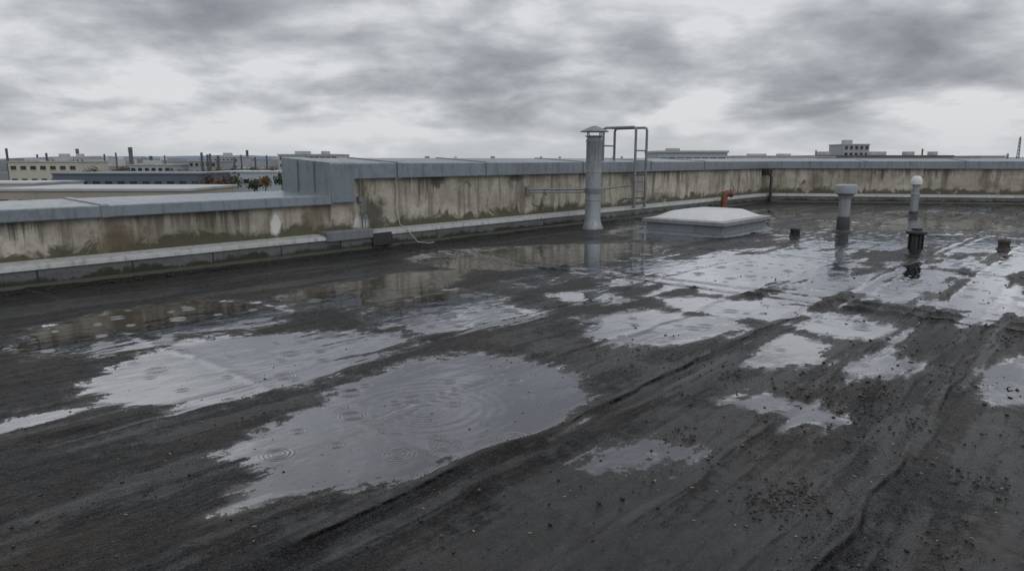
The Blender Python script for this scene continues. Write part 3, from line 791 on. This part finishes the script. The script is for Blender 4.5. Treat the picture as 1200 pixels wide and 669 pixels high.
for x,k,R in ((-76.5,2,1.9),(-71.5,0,1.7),(-69.5,2,1.8),(-64.5,1,1.5)):
    spots.append((x,170+r_.uniform(-4,4),R,-5.0+r_.uniform(-.5,.4),k))
for (x,y,R,hz,k) in spots:
    tk.tube([(x,y,-9),(x+.1,y,hz-R*.3),(x+.2,y,hz+R*.5)],[.25,.16,.05],6)
    for q_ in range(260):
        d=Vector((r_.gauss(0,1),r_.gauss(0,1),r_.gauss(0,1))).normalized()*R*r_.uniform(.35,1.05)*(1+.25*math.sin(q_*1.7))
        p=Vector((x,y,hz))+Vector((d.x,d.y,d.z*.95)); s=r_.uniform(.2,.45)
        a_=Vector((r_.gauss(0,1),r_.gauss(0,1),r_.gauss(0,1))).normalized()*s; b__=a_.orthogonal().normalized()*s
        mb[k].add([p-a_,p+b__*.7,p+a_,p-b__*.7],[(0,1,2,3)])
e=empty('distant_trees')
for k in range(3): mb[k].obj(['autumn_crowns','green_crowns','bare_crowns'][k],tm[k],e)
tk.obj('trunks',M_stack,e)

# ------------------------------------------------------------------ sky
b=N('World',True); S.world=b.m
SUN_EL,SUN_AZ=math.radians(52),math.radians(150)
gen=b.n('ShaderNodeTexCoord').outputs['Generated']
sx=b.n('ShaderNodeSeparateXYZ',{0:gen}); z=sx.outputs[2]
den=b.math('ADD',b.math('MAXIMUM',z,0.0),.25)
cv=b.n('ShaderNodeCombineXYZ',{0:b.math('DIVIDE',sx.outputs[0],den),1:b.math('DIVIDE',sx.outputs[1],den),2:0.0}).outputs[0]
cA=b.noise(b.vm('ADD',cv,(3.1,1.7,0)),1.45,7,.54,.2); cB=b.noise(b.vm('ADD',cv,(9.1,4.2,2)),.65,3,.5,.2); cC=b.noise(cv,4.4,5,.58,.25)
f=b.math('ADD',b.math('MULTIPLY',cA,.60),b.math('MULTIPLY',cB,.40)); f=b.math('ADD',f,b.math('MULTIPLY',b.math('SUBTRACT',cC,.5),.16))
f=b.math('ADD',f,b.mr(z,.04,.24,.014,-.018))
cl=b.ramp(f,[(.385,(.245,.26,.288)),(.455,(.36,.375,.405)),(.518,(.525,.54,.565)),(.58,(.74,.75,.77))])
hz=b.mr(z,.0,.08,.65,0,True)
cl=b.mix(hz,cl,(.66,.68,.71))
zen=b.mr(z,.22,.42,1.0,1.85,True)
cl=b.vm('MULTIPLY',cl,b.n('ShaderNodeCombineXYZ',{0:zen,1:zen,2:zen}).outputs[0])
nis=b.n('ShaderNodeTexSky',sky_type='NISHITA',sun_disc=False,sun_elevation=SUN_EL,sun_rotation=SUN_AZ)
bg1=b.n('ShaderNodeBackground',{'Color':cl,'Strength':1.0}); bg2=b.n('ShaderNodeBackground',{'Color':nis.outputs[0],'Strength':.05})
mx=b.n('ShaderNodeMixShader',{0:.92,1:bg2.outputs[0],2:bg1.outputs[0]})
b.n('ShaderNodeOutputWorld',{'Surface':mx.outputs[0]})
sd=bpy.data.lights.new('sun','SUN'); sd.energy=.5; sd.angle=math.radians(30); sd.color=(1,.97,.93)
so=link(bpy.data.objects.new('sun',sd))
dirv=Vector((math.sin(SUN_AZ)*math.cos(SUN_EL),math.cos(SUN_AZ)*math.cos(SUN_EL),math.sin(SUN_EL)))
so.rotation_euler=dirv.to_track_quat('Z','Y').to_euler()
